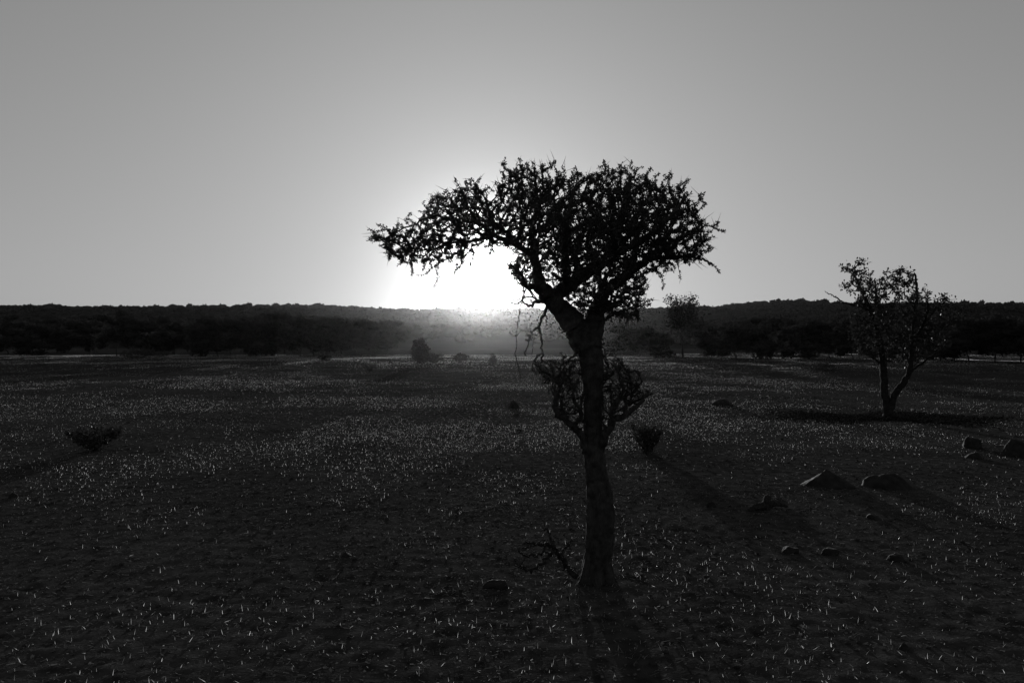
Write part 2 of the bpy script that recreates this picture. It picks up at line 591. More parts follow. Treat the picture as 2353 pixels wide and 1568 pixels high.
rt = np.random.default_rng(21)
trunk_rows = [(1368, 1362, 0, 40), (1370, 1335, 0, 37), (1374, 1290, 0, 33), (1378, 1220, 0, 32), (1378, 1150, 0, 31), (1370, 1090, 0, 26.5),
              (1364, 1030, 0, 23), (1362, 970, 0, 22), (1361, 900, 0, 22), (1360, 845, 0.01, 26), (1354, 800, 0.02, 30), (1345, 765, .02, 33), (1340, 745, .02, 28)]
LIMBS = [
    # up to the left and its forks
    [(1346, 800, 0, 28), (1320, 750, 0, 29), (1289, 710, -.02, 24), (1258, 680, -.04, 20), (1240, 655, -.03, 15), (1232, 615, 0, 11), (1226, 570, .05, 9), (1224, 520, .12, 7), (1240, 465, .18, 5)],
    [(1232, 612, 0, 8), (1214, 584, -.08, 7), (1182, 570, -.2, 6), (1140, 556, -.32, 5), (1100, 530, -.36, 4), (1055, 528, -.38, 3.2), (1010, 512, -.3, 2.4), (960, 528, -.24, 1.8), (910, 545, -.2, 1.2)],
    [(1140, 556, -.32, 3.5), (1090, 562, -.2, 3), (1040, 562, -.1, 2.4), (990, 575, -.05, 1.8), (930, 572, 0, 1.2)],
    [(1200, 578, -.1, 5), (1168, 535, .05, 4.5), (1120, 500, .2, 3.5), (1075, 470, .25, 2.2)],
    [(1252, 674, -.04, 9), (1226, 664, -.2, 6.5), (1204, 662, -.32, 4.5), (1196, 642, -.42, 3), (1180, 634, -.5, 2), (1172, 616, -.55, 1.2)],
    [(1270, 690, 0, 8), (1240, 690, .12, 4.5), (1218, 700, .2, 3), (1200, 688, .28, 2.2), (1182, 692, .36, 1.6), (1165, 684, .42, 1)],
    [(1240, 690, .12, 2.5), (1222, 682, .0, 1.8), (1205, 684, -.1, 1.3), (1190, 676, -.15, .8)],
    # middle limb to the right
    [(1268, 685, -.03, 15), (1300, 660, -.05, 16), (1338, 632, -.1, 14), (1372, 612, -.18, 12), (1400, 570, -.3, 9), (1410, 510, -.42, 7), (1420, 450, -.45, 4)],
    [(1330, 640, -.08, 9), (1325, 590, .12, 8), (1310, 530, .3, 7), (1290, 470, .4, 5), (1275, 425, .42, 3)],
    [(1372, 612, -.18, 8), (1430, 580, -.4, 7), (1490, 540, -.55, 5), (1530, 490, -.6, 3)],
    # right limb
    [(1356, 800, 0, 28), (1364, 750, .04, 25), (1372, 714, .08, 19), (1388, 678, .12, 14), (1412, 652, .15, 13), (1462, 616, .2, 11), (1505, 585, .25, 9), (1550, 550, .25, 6.5), (1595, 530, .2, 4), (1628, 522, .15, 2)],
    [(1462, 616, .2, 7), (1480, 560, .4, 6.5), (1490, 500, .55, 5), (1500, 440, .6, 3)],
    [(1505, 585, .25, 6), (1560, 588, .1, 5), (1605, 592, 0, 3), (1632, 610, -.05, 2)],
    [(1375, 705, .1, 9), (1412, 700, .3, 8), (1442, 690, .45, 5), (1470, 672, .5, 3)],
    [(1388, 678, .12, 9), (1390, 620, .4, 8), (1380, 550, .65, 6), (1375, 480, .75, 4)],
    [(1300, 660, -.05, 8), (1290, 610, -.4, 7), (1285, 550, -.65, 5), (1300, 480, -.7, 3)],
]
LOWER = [
    [(1352, 1040, 0, 11), (1330, 995, -.04, 9), (1302, 965, -.1, 8), (1276, 940, -.12, 7), (1274, 912, -.1, 6), (1288, 880, -.06, 4.5), (1284, 852, -.02, 3)],
    [(1318, 982, -.06, 5), (1330, 945, -.15, 5), (1310, 905, -.22, 4), (1322, 865, -.25, 3)],
    [(1300, 962, -.1, 5), (1290, 925, .05, 4), (1312, 890, .12, 3.5), (1300, 850, .15, 2.5)],
    [(1290, 878, -.06, 3.5), (1262, 862, -.1, 3), (1240, 845, -.12, 2.5), (1226, 828, -.1, 2)],
    [(1376, 1035, 0, 12), (1392, 990, -.06, 10), (1404, 962, -.1, 8), (1432, 948, -.12, 7), (1458, 930, -.1, 5), (1478, 908, -.08, 4), (1494, 904, -.06, 2.5)],
    [(1400, 965, -.1, 6), (1402, 925, -.2, 5), (1420, 890, -.26, 4.5), (1412, 855, -.28, 3)],
    [(1432, 948, -.12, 5), (1440, 910, .05, 4.5), (1455, 880, .1, 4), (1445, 852, .1, 3), (1476, 856, .12, 2)],
    [(1372, 920, .1, 8), (1390, 885, .18, 6), (1404, 855, .2, 4), (1398, 826, .2, 3)],
]
mb = MB()
tw, tr = limb_world(trunk_rows, 8)
ph = np.linspace(0, 9, len(tw))
tw[:, 1] += 0.012 * np.sin(ph * 1.7)
mb.tube(tw, tr * (1 + 0.03 * np.sin(ph * 3.1)), 18, 0.05, rng=rt)
# root flare
for a in np.linspace(0, 2 * math.pi, 6, endpoint=False) + .4:
    d = np.array([math.cos(a), math.sin(a), 0])
    b = np.array([TB[0], TB[1], TB[2]])
    mb.tube(np.array([b + d * .04 + [0, 0, .16], b + d * .065 + [0, 0, .06], b + d * .10 + [0, 0, .0], b + d * .16 + [0, 0, -.05]]),
            np.array([.05, .048, .035, .018]), 8, 0.1, rng=rt)
trunk = mb.build('trunk', M_BARK, thorn_tree, TB)

seeds, slen = [], []
for rows in LIMBS:
    p, rr = limb_world(rows, 7)
    p[1:-1] += rt.normal(size=(len(p) - 2, 3)) * 0.004
    m = MB(); m.tube(p, rr, 10, 0.10, rng=rt)
    m.build('limb', M_BARK, thorn_tree, TB)
    base = np.linalg.norm(p[0] - TB) * .4
    L = np.concatenate([[0], np.cumsum(np.linalg.norm(np.diff(p, axis=0), axis=1))])
    k0 = 2
    seeds.append(p[k0:]); slen.append(base + L[k0:] * .6)
seedsU = np.concatenate(seeds); slenU = np.concatenate(slen)
seeds, slen = [], []
for rows in LOWER:
    p, rr = limb_world(rows, 7)
    p[1:-1] += rt.normal(size=(len(p) - 2, 3)) * 0.005
    m = MB(); m.tube(p, rr, 9, 0.14, rng=rt)
    m.build('limb', M_BARK, thorn_tree, TB)
    seeds.append(p[3:]); slen.append(np.linspace(.3, .6, len(p) - 3))
seedsL = np.concatenate(seeds); slenL = np.concatenate(slen)

CROWN = [(862, 548), (885, 535), (905, 522), (935, 527), (962, 500), (985, 470), (992, 450), (1030, 446), (1060, 430), (1090, 424), (1112, 434), (1128, 446),
         (1148, 420), (1156, 398), (1178, 382), (1210, 378), (1240, 376), (1275, 392), (1300, 396), (1340, 392), (1368, 398), (1400, 388), (1438, 384), (1455, 398),
         (1478, 402), (1502, 410), (1540, 420), (1560, 430), (1580, 446), (1594, 462), (1606, 480), (1615, 500), (1632, 524), (1640, 540), (1632, 560), (1618, 572),
         (1612, 590), (1592, 600), (1560, 606), (1530, 612), (1500, 622), (1490, 640), (1482, 660), (1478, 690), (1476, 722), (1446, 738), (1420, 732), (1398, 722),
         (1386, 716), (1352, 716), (1330, 708), (1306, 690), (1290, 680), (1262, 655), (1228, 640), (1208, 626), (1190, 608), (1186, 592), (1168, 574),
         (1128, 568), (1095, 570), (1066, 594), (1034, 602), (1000, 606), (962, 608), (930, 606), (902, 594), (880, 576)]


def crown_targets(n, poly, r, depth_fn, inset=5):
    poly = np.asarray(poly, float)
    lo, hi = poly.min(0), poly.max(0)
    out = []
    while len(out) < n:
        m = 4000
        x = r.uniform(lo[0], hi[0], m); y = r.uniform(lo[1], hi[1], m)
        ok = in_poly(x, y, poly)
        x, y = x[ok], y[ok]
        e = poly_dist(x, y, poly)
        T = depth_fn(x, y, e)
        dz = T * r.uniform(-1, 1, len(x))
        for a, b, c, ee in zip(x, y, dz, e):
            if ee < inset and r.random() < .6: continue
            # keep the outline when nearer the camera: pull towards the middle of sight
            k = (TD + c) / TD
            out.append(((a - CX) * S * (1 + (k - 1) * .8), TD + c, EYE - (b - HY) * S * (1 + (k - 1) * .8)))
            if len(out) >= n: break
    return np.array(out)


def upper_depth(x, y, e):
    plan = np.sqrt(np.clip(1 - ((x - 1300) / 440) ** 2, 0.02, 1))
    return np.minimum(1.05 * plan, 0.10 + e * S * 2.6)


targ = crown_targets(4300, CROWN, rt, upper_depth)
targ = np.vstack([targ, crown_targets(1000, [(1210, 420), (1330, 408), (1470, 415), (1570, 455), (1605, 530), (1560, 585), (1450, 625), (1330, 640), (1270, 600), (1215, 540)], rt, upper_depth)])
# sprigs that stick out of the crown, drawn as lines of targets
SPRIGS = [[(912, 525), (918, 505), (940, 500), (945, 492)], [(1085, 580), (1040, 605), (1010, 632), (1000, 660)], [(1040, 590), (1005, 615), (985, 630), (965, 634)],
          [(1600, 590), (1618, 612), (1640, 628)], [(1540, 612), (1530, 640), (1526, 662)], [(1535, 622), (1560, 640)], [(1060, 600), (1045, 622), (1046, 640)],
          [(1165, 392), (1160, 368)], [(1185, 390), (1192, 374)], [(1550, 430), (1566, 418), (1584, 410)], [(1580, 450), (1606, 458)], [(1250, 380), (1272, 374)],
          [(875, 545), (852, 530)], [(1630, 530), (1650, 518)], [(1625, 560), (1642, 566)], [(1480, 690), (1486, 655)], [(1240, 690), (1215, 700), (1180, 690)],
          [(1218, 640), (1200, 630), (1192, 614)], [(1395, 386), (1386, 372)], [(1440, 386), (1438, 376)], [(1000, 450), (988, 446)], [(1075, 430), (1085, 418)]]
extra = list(crown_targets(60, [(1160, 600), (1190, 596), (1225, 640), (1215, 668), (1180, 650)], rt, lambda x, y, e: .5 + 0 * e, 1))
for sp in SPRIGS:
    dep = rt.uniform(-.12, .12)
    for a, b in sp:
        extra.append(tp(a, b, dep + rt.uniform(-.03, .03)))
# short straight shoots all round the outline
cp = np.array(CROWN, float); cen = np.array([1290., 545.])
for i in range(len(cp)):
    a, b = cp[i], cp[(i + 1) % len(cp)]
    for k in range(max(1, int(np.hypot(*(b - a)) / 11))):
        p = a + (b - a) * rt.random()
        nrm = np.array([(b - a)[1], -(b - a)[0]]); nrm /= np.hypot(*nrm) + 1e-9
        d = nrm * .9 + rt.normal(size=2) * .55; d /= np.hypot(*d)
        if p[1] > 560 and 1080 < p[0] < 1300 and rt.random() < .6:
            continue
        L = rt.uniform(4, 11 if p[1] < 470 or p[0] > 1560 or p[0] < 920 else 20); dep = rt.uniform(-.25, .25)
        for t in (-.8, -.1, .5, 1.0):
            q = p + d * L * t
            extra.append(tp(q[0], q[1], dep))
targ = np.vstack([targ, extra])
pos, par, cnt, ch = grow(seedsU, slenU, targ, 0.035, 0.07, rt, 0.30, 0.07)
mb = MB()
twig_mesh(mb, pos, cnt, ch, 0.0021, 0.40, 3, 0.014)
tag(mb.build('twigs', M_TWIG, thorn_tree, TB), kind='stuff')
v, q = fascicles(pos, cnt, ch, rt, 0.0054, 3, 0.0136, maxcnt=7, asp=0.58, frac=1.0, reach=.3)
tag(link_mesh('foliage', mesh_np('foliage', v - TB, q, False), M_LEAF, thorn_tree), kind='stuff')


def thorns(pos, cnt, ch, r, n, lo, hi, maxcnt=3, r0=0.0011):
    mb = MB()
    tips = [(ids, i) for ids in ch for i in range(1, len(ids)) if cnt[ids[i]] <= maxcnt]
    for t in r.choice(len(tips), n, replace=False):
        ids, i = tips[t]
        p = pos[ids[i]]
        d = pos[ids[i]] - pos[ids[i - 1]]; d /= np.linalg.norm(d) + 1e-9
        d = d * .5 + r.normal(size=3) * .8; d[2] += .15; d /= np.linalg.norm(d)
        L = r.uniform(lo, hi)
        mb.tube(np.array([p, p + d * L * .5, p + d * L]), np.array([r0 * 1.3, r0, r0 * .25]), 3, 0, cap=False)
    return mb


tag(thorns(pos, cnt, ch, rt, 1700, .04, .09, 2, .0014).build('thorns', M_TWIG, thorn_tree, TB), kind='stuff')

# the knotty lower boughs
LOWL = [(1268, 925), (1240, 880), (1222, 845), (1228, 820), (1262, 835), (1290, 808), (1312, 818), (1326, 792), (1345, 800), (1348, 900), (1346, 980), (1318, 972), (1285, 950)]
LOWR = [(1380, 985), (1378, 900), (1384, 792), (1402, 812), (1425, 808), (1440, 838), (1478, 846), (1482, 880), (1494, 905), (1470, 928), (1440, 945), (1405, 960)]
t1 = crown_targets(200, LOWL, rt, lambda x, y, e: .08 + e * S * 2.0)
t2 = crown_targets(220, LOWR, rt, lambda x, y, e: .08 + e * S * 2.0)
pos, par, cnt, ch = grow(seedsL, slenL, np.vstack([t1, t2]), 0.03, 0.10, rt, 0.45, 0.14, 0.08)
mb = MB(); twig_mesh(mb, pos, cnt, ch, 0.0036, 0.36, 5, 0.014, 0.3)
tag(mb.build('twigs', M_TWIG, thorn_tree, TB), kind='stuff')
v, q = fascicles(pos, cnt, ch, rt, 0.009, 3, 0.015, maxcnt=5, asp=0.6, frac=.8)
tag(link_mesh('foliage', mesh_np('foliage', v - TB, q, False), M_LEAF, thorn_tree), kind='stuff')

tag(thorns(pos, cnt, ch, rt, 220, .03, .06, 2, .0013).build('thorns', M_TWIG, thorn_tree, TB), kind='stuff')

# hanging dead bough on the left of the fork
HANG = [[(1262, 690, 0, 6), (1250, 718, -.04, 5), (1240, 748, -.06, 4), (1243, 785, -.07, 3.2), (1246, 820, -.07, 3), (1240, 850, -.08, 3), (1250, 866, -.08, 2)],
        [(1240, 746, -.06, 4), (1222, 762, -.1, 3), (1212, 785, -.12, 2.2), (1206, 815, -.13, 1.6)],
        [(1243, 812, -.07, 3), (1226, 825, -.1, 2.5), (1221, 845, -.12, 2), (1232, 858, -.12, 1.5)],
        [(1216, 768, -.1, 1.8), (1224, 790, -.08, 1.5), (1221, 812, -.06, 1)],
        [(1200, 690, .3, 2.2), (1190, 740, .2, 1.6), (1184, 800, .1, 1.5), (1188, 830, .08, 1.8), (1196, 862, .06, 1.8), (1188, 890, .05, 1.2), (1182, 908, .05, .8)],
        [(1188, 835, .08, 1), (1180, 848, .05, .8)], [(1194, 852, .06, 1), (1204, 862, .1, .7)], [(1252, 712, -.04, 2.5), (1256, 735, 0, 2), (1252, 758, .02, 1)]]
mb = MB()
for rows in HANG:
    p, rr = limb_world(rows, 6)
    p[1:-1] += rt.normal(size=(len(p) - 2, 3)) * 0.005
    mb.tube(p, rr * .75, 6, 0.12, rng=rt)
mb.build('hanging_dead_bough', M_TWIG, thorn_tree, TB)

# ================================================================== fallen branch by the trunk
FB = np.array(tp(1318, 1335, -0.02)); FB[2] = gz(FB[0], FB[1])
fb = empty('fallen_branch', FB, 'dead forked branch leaning out from the foot of the thorn tree', 'branch')
BR = [[(1322, 1322, .0, 7), (1302, 1297, -.03, 6), (1284, 1270, -.06, 5.5), (1270, 1250, -.08, 5), (1252, 1240, -.12, 4), (1232, 1232, -.18, 3), (1205, 1222, -.25, 2)],
      [(1272, 1256, -.08, 4), (1250, 1268, -.15, 3.5), (1228, 1280, -.25, 3), (1208, 1276, -.32, 2), (1195, 1262, -.36, 1.5)],
      [(1254, 1241, -.12, 3), (1236, 1252, -.2, 2.5), (1212, 1252, -.26, 2), (1190, 1236, -.3, 1.4)],
      [(1266, 1248, -.08, 3), (1264, 1228, -.02, 2.5), (1252, 1214, .03, 1.6)],
      [(1290, 1279, -.05, 3), (1300, 1262, .05, 2.2), (1318, 1250, .1, 1.5)],
      [(1205, 1250, -.26, 1.5), (1196, 1270, -.3, 1.2), (1190, 1290, -.34, .8)],
      [(1232, 1232, -.18, 2), (1216, 1238, -.2, 1.3), (1198, 1240, -.22, .9)]]
mb = MB()
for rows in BR:
    p, rr = limb_world(rows, 6)
    p[1:-1] += rt.normal(size=(len(p) - 2, 3)) * 0.006
    mb.tube(p, rr, 7, 0.15, rng=rt)
mb.build('dead_wood', M_TWIG, fb, FB)
mb = MB()
for i in range(40):
    rows = BR[i % len(BR)]
    p, rr = limb_world(rows, 6)
    a = p[rt.integers(len(p) // 2, len(p))]
    d = rt.normal(size=3); d[2] = abs(d[2]) * .6; d /= np.linalg.norm(d)
    L = rt.uniform(.03, .10)
    mb.tube(np.array([a, a + d * L * .5 + rt.normal(size=3) * .006, a + d * L]), np.array([.0022, .0016, .0008]), 4, 0)
tag(mb.build('twigs', M_TWIG, fb, FB), kind='stuff')

# ================================================================== leafy tree on the right
D2 = dist_at(952)
S2 = D2 / F
x2 = (2041 - CX) * S2
B2 = np.array([x2, D2, gz(x2, D2)])
leafy = empty('leafy_tree', B2, 'broad leaved tree with two leaning stems and a loose open crown', 'tree')
r2 = np.random.default_rng(33)
_keep = (TD, S)


def limb2(rows, per=6):
    a = smooth_path(rows, per)
    k = (D2 + a[:, 2]) / D2
    return np.stack([(a[:, 0] - CX) * S2, D2 + a[:, 2], EYE - (a[:, 1] - HY) * S2 + (B2[2])], -1), a[:, 3] * S2


STEMS = [[(2041, 962, 0, 14), (2040, 945, 0, 12), (2036, 920, 0, 9.5), (2032, 895, 0, 8.5), (2033, 855, .05, 8), (2032, 815, .1, 7.5), (2026, 770, .15, 6.5), (2018, 725, .2, 5.5), (2005, 690, .25, 4.5), (1985, 640, .3, 3), (1970, 610, .3, 1.8)],
         [(2043, 945, 0, 9), (2047, 920, -.03, 8), (2052, 896, -.08, 7.5), (2066, 872, -.15, 7), (2076, 850, -.2, 6), (2080, 810, -.25, 5.5), (2082, 760, -.3, 5), (2085, 710, -.3, 4), (2090, 665, -.3, 3), (2085, 625, -.3, 2)]]
LB2 = [[(2030, 790, .12, 4), (2005, 760, -.2, 3.5), (1985, 735, -.5, 3), (1965, 715, -.8, 2)],
       [(2022, 745, .15, 4), (2045, 700, .6, 3.5), (2050, 655, .8, 2.5), (2055, 625, .9, 1.6)],
       [(2081, 790, -.25, 4), (2110, 760, 0, 3.2), (2140, 730, .2, 2.5), (2170, 695, .3, 1.8), (2190, 682, .3, 1.2)],
       [(2082, 770, -.3, 4), (2075, 730, -.9, 3), (2060, 690, -1.2, 2.2)],
       [(2008, 705, .25, 2.6), (1975, 693, .2, 2.4), (1945, 688, .1, 2), (1920, 676, 0, 1.5), (1903, 669, -.05, 1.0), (1891, 662, -.1, .6)],
       [(2076, 850, -.2, 3), (2110, 815, -.4, 2.4), (2140, 790, -.5, 1.6)],
       [(2032, 830, .1, 3), (2000, 800, .4, 2.2), (1970, 785, .6, 1.5)]]
s2, l2 = [], []
for rows in STEMS:
    p, rr = limb2(rows, 6); p[3:-1] += r2.normal(size=(len(p) - 4, 3)) * .008
    m = MB(); m.tube(p, rr, 10, .08, rng=r2); m.build('trunk', M_BARK2, leafy, B2)
    s2.append(p[len(p) // 2:]); l2.append(np.linspace(.6, 1.4, len(p) - len(p) // 2))
for i, rows in enumerate(LB2):
    p, rr = limb2(rows, 6); p[1:-1] += r2.normal(size=(len(p) - 2, 3)) * .012
    m = MB(); m.tube(p, rr, 7, .1, rng=r2); m.build('limb', M_BARK2, leafy, B2)
    if i != 4:
        s2.append(p[2:]); l2.append(np.linspace(1.0, 1.6, len(p) - 2))
CROWN2 = [(1918, 606), (1942, 594), (1985, 586), (1999, 598), (1996, 618), (2010, 634), (2028, 634), (2044, 612), (2062, 607), (2080, 606), (2098, 612), (2102, 634), (2106, 652),
          (2128, 644), (2132, 662), (2138, 678), (2160, 672), (2176, 666), (2196, 678), (2212, 690), (2206, 720), (2198, 750), (2178, 790), (2140, 810), (2122, 820), (2095, 842),
          (2070, 830), (2032, 828), (1990, 815), (1953, 802), (1950, 756), (1936, 712), (1968, 690), (1964, 672), (1940, 656), (1922, 652), (1942, 640), (1952, 620)]
TDs, Ss = TD, S
TD, S = D2, S2
tg = crown_targets(680, CROWN2, r2, lambda x, y, e: np.minimum(1.5 * np.sqrt(np.clip(1 - ((x - 2065) / 160) ** 2, .05, 1)), .25 + e * S2 * 2.2), 3)
TD, S = TDs, Ss
tg[:, 2] += B2[2]
pos, par, cnt, ch = grow(np.concatenate(s2), np.concatenate(l2), tg, 0.10, 0.10, r2, 0.3, 0.08)
mb = MB(); twig_mesh(mb, pos, cnt, ch, 0.0052, 0.42, 4, 0.03)
tag(mb.build('twigs', M_TWIG, leafy, B2), kind='stuff')
v, q = fascicles(pos, cnt, ch, r2, 0.04, 3, 0.06, maxcnt=4, asp=0.6, frac=1, reach=.8)
tag(link_mesh('foliage', mesh_np('foliage', v - B2, q, False), M_LEAF2, leafy), kind='stuff')


# ================================================================== trees along the far edge of the plain
def far_tree_meshes(r, H, W, trunk_h, lobes, n_leaf, leaf, stems=1, core=.62):
    """returns trunk mesh, foliage mesh in local coordinates"""
    tm = MB(); seeds = []
    for s in range(stems):
        lean = r.uniform(-.12, .12, 2) * H if stems == 1 else r.uniform(-.28, .28, 2) * H
        p = smooth_path([(r.uniform(-.05, .05) * s, r.uniform(-.05, .05) * s, -.15, .05 * H / 3), (lean[0] * .2, lean[1] * .2, trunk_h * .6, .04 * H / 3), (lean[0] * .6, lean[1] * .6, trunk_h * 1.2, .03 * H / 3),
                         (lean[0], lean[1], H * .78, .012 * H / 3)], 4)
        tm.tube(p[:, :3], p[:, 3], 7, .08, rng=r); seeds.append(p[5:, :3])
    C, tg = [], []
    for i in range(lobes):
        a = r.uniform(0, 6.28); rr = W * .5 * math.sqrt(r.random()) * .75
        z = r.uniform(trunk_h * 1.0, H * .88)
        C.append((rr * math.cos(a), rr * math.sin(a), z, W * r.uniform(.16, .28), H * r.uniform(.08, .15)))
    for (x, y, z, a, b) in C:
        for k in range(7):
            d = r.normal(size=3); d /= np.linalg.norm(d)
            tg.append((x + d[0] * a * .8, y + d[1] * a * .8, z + d[2] * b * .8))
    sd = np.concatenate(seeds)
    pos, par, cnt, ch = grow(sd, np.zeros(len(sd)), np.array(tg), .3, .15, r, .2, .1)
    twig_mesh(tm, pos, cnt, ch, .010, .42, 4, .05)
    c = np.array(C)[r.integers(0, lobes, n_leaf)]
    d = r.normal(size=(n_leaf, 3)); d /= np.linalg.norm(d, axis=1)[:, None]
    rad = r.random((n_leaf, 1)) ** .5 * 1.05
    ctr = c[:, :3] + d * rad * np.stack([c[:, 3], c[:, 3], c[:, 4]], -1)
    v, q = leaf_quads(ctr, leaf * r.uniform(.5, 1.3, (n_leaf, 1)), r)
    C = np.array(C)
    cv, ct = cores(C[:, :3], np.stack([C[:, 3], C[:, 3], C[:, 4]], -1) * core, r, .3)
    v, q = np.concatenate([v, cv]), [q, ct + len(v)]
    me_t = mesh_np('far_trunk', np.concatenate(tm.v), [np.concatenate(tm.q), np.concatenate(tm.t)])
    me_t.materials.append(M_BARK)
    me_f = mesh_np('far_foliage', v, q, False)
    me_f.materials.append(M_FAR)
    return me_t, me_f


r4 = np.random.default_rng(44)
PROTO = [far_tree_meshes(r4, 3.7, 4.2, .55, 20, 3400, .10),
         far_tree_meshes(r4, 3.4, 3.2, .5, 17, 2900, .10, 2),
         far_tree_meshes(r4, 4.1, 3.4, .8, 18, 2900, .10),
         far_tree_meshes(r4, 2.6, 3.6, .25, 17, 2800, .09, 3)]
HP = [3.7, 3.4, 4.1, 2.6]


def put_far_tree(name, px, d, H, p, rot, label, group=None, wide=1.0):
    x = (px - CX) / F * d
    t = empty(name, (x, d, gz(x, d)), label, 'tree', group)
    t.rotation_euler = (0, 0, rot)
    s = H / HP[p]
    t.scale = (s * wide, s * wide, s)
    for nm, me in zip(('trunk', 'crown'), PROTO[p]):
        link_mesh(nm, me, None, t)
    return t


G_L = 'trees along the edge of the plain left of the sun'
L_L = 'dark rounded tree in the shaded belt along the foot of the flatter ridge'
for i, (px, d, H, p) in enumerate([(-160, 80, 3.8, 0), (-70, 74, 3.6, 2), (20, 84, 3.8, 0), (75, 78, 3.0, 3), (130, 92, 3.8, 1), (205, 86, 3.9, 0), (268, 79, 4.3, 2), (333, 75, 4.1, 0), (400, 84, 4.2, 0), (462, 74, 3.6, 1),
                                   (530, 82, 4.0, 0), (600, 80, 3.5, 3), (655, 86, 4.4, 2), (720, 82, 4.2, 0), (785, 90, 4.2, 0), (850, 98, 3.8, 3), (905, 108, 4.0, 1),
                                   (500, 76, 4.0, 2), (570, 74, 3.9, 0), (630, 78, 4.4, 1), (690, 76, 4.1, 2), (750, 88, 4.3, 1), (820, 88, 4.0, 0), (620, 112, 5.0, 2), (760, 114, 4.9, 0), (170, 110, 4.6, 2), (300, 112, 4.8, 0), (570, 115, 4.8, 1), (430, 118, 4.8, 2), (690, 116, 4.6, 0), (40, 115, 4.8, 1)]):
    put_far_tree('belt_tree', px, d, H * r4.uniform(1.02, 1.14), p, r4.uniform(0, 6.28), L_L, G_L)
G_R = 'trees along the edge of the plain right of the thorn tree'
L_R = 'dark rounded tree in the dense belt below the knolled ridge'
for i, (px, d, H, p) in enumerate([(1505, 66, 2.6, 3), (1640, 66, 2.8, 3), (1690, 60, 3.0, 0), (1745, 58, 3.3, 1), (1800, 66, 3.3, 0), (1850, 58, 2.9, 3), (1905, 62, 3.4, 2), (1960, 58, 2.9, 0), (2030, 64, 3.2, 3),
                                   (2100, 58, 3.2, 1), (2160, 52, 2.9, 3), (2225, 55, 3.3, 0), (2285, 52, 3.2, 2), (2345, 50, 3.3, 0), (2420, 52, 3.2, 1), (2500, 50, 3.4, 0),
                                   (1620, 98, 4.4, 3), (1700, 102, 4.6, 0), (1780, 96, 4.4, 3), (1860, 104, 4.8, 0), (1960, 98, 4.5, 3), (2040, 102, 4.7, 2), (2130, 96, 4.6, 3), (2220, 100, 4.7, 0), (2300, 96, 4.6, 3), (2390, 92, 4.6, 0), (1880, 82, 4.2, 1), (2060, 84, 4.2, 0), (2200, 80, 4.2, 2), (2320, 82, 4.3, 0), (1720, 84, 4.0, 2), (1420, 90, 3.4, 3), (1470, 80, 3.2, 0)]):
    put_far_tree('belt_tree', px, d, H * r4.uniform(.95, 1.05), p, r4.uniform(0, 6.28), L_R, G_R)
# the taller one whose head shows above the ridge
PROTO.append(far_tree_meshes(r4, 5.2, 2.7, 2.2, 34, 4600, .075, 1, .05)); HP.append(5.2)
put_far_tree('round_headed_tree', 1568, 62, 5.3, 4, 1.0, 'tall round headed tree rising above the ridge just right of the thorn tree', None, 1.0)


# ================================================================== shrubs
def shrub(name, px, py, w, h, label, seed, n=70, kind='cone', leaf=.02, leaves=True, cat='shrub', dens=.02, r0=.0035):
    r = np.random.default_rng(seed)
    d = dist_at(py); s = d / F
    x = (px - CX) * s
    B = np.array([x, d, gz(x, d)])
    W, H = w * s, h * s
    o = empty(name, B, label, cat)
    tg = []
    while len(tg) < n:
        z = r.random() ** .7
        rr = W * .5 * ((.25 + .75 * z) if kind == 'cone' else math.sin(math.pi * (.10 + .80 * z)) if kind == 'round' else .35 + .5 * z)
        a = r.uniform(0, 6.28); q = math.sqrt(r.random())
        tg.append((rr * q * math.cos(a), rr * q * math.sin(a), max(.02, z * H * r.uniform(.75, 1.08))))
    m = 4
    sd = np.array([(0, 0, -.03), (0, 0, 0), (0, 0, H * .1), (0, 0, H * .2)])
    pos, par, cnt, ch = grow(sd, np.array([0, 0, .1, .2]) * H, np.array(tg), max(.03, H * .09), .18, r, .5, .2)
    mb = MB(); twig_mesh(mb, pos, cnt, ch, r0, .42, 4, .03 * H + .004, .15)
    mb.build('stems', M_TWIG, o)
    if leaves:
        v, q = fascicles(pos, cnt, ch, r, dens, 3, leaf, maxcnt=4, asp=.6, frac=1)
        tag(link_mesh('foliage', mesh_np('foliage', v, q, False), M_BUSH, o), kind='stuff')
    return o


shrub('low_shrub', 218, 1037, 136, 54, 'low dense dark shrub spreading upward like a bowl on the open plain', 51, 170, 'cone', .034, True, dens=.012)
shrub('spiky_shrub', 1487, 1042, 84, 66, 'spiky dark shrub just behind the thorn tree\'s trunk', 52, 190, 'cone', .032, True, dens=.014)
shrub('round_bush', 746, 834, 32, 20, 'small round bush on the lit strip of grass', 53, 90, 'round', .09, True, dens=.06, r0=.006)
shrub('dead_shrub', 850, 851, 38, 14, 'flattened dead shrub lying on the lit grass near the round bush', 54, 60, 'cone', .06, True, dens=.12, r0=.012)
shrub('bushy_sapling', 965, 839, 46, 58, 'loose sapling throwing a long shadow across the lit grass', 55, 260, 'round', .12, True, dens=.045, r0=.008)
shrub('low_shrub', 1000, 838, 46, 22, 'low scrubby bush beside the loose sapling', 56, 80, 'round', .09, True, dens=.06, r0=.007)
shrub('low_shrub', 1058, 834, 50, 18, 'wide low bush between the sapling and the upright bush', 57, 80, 'round', .09, True, dens=.06, r0=.007)
shrub('upright_bush', 1131, 844, 20, 28, 'narrow upright bush under the sun beside the thorn tree\'s boughs', 58, 70, 'round', .08, True, dens=.05, r0=.007)
shrub('dry_stalks', 1426, 1216, 40, 34, 'bare dry stalks sprouting by the right side of the thorn tree trunk', 59, 30, 'tuft', .012, False, r0=.0014)
shrub('low_shrub', 1890, 852, 60, 22, 'low dark bush at the shaded foot of the right hand belt', 60, 80, 'round', .08, True, dens=.06, r0=.007)
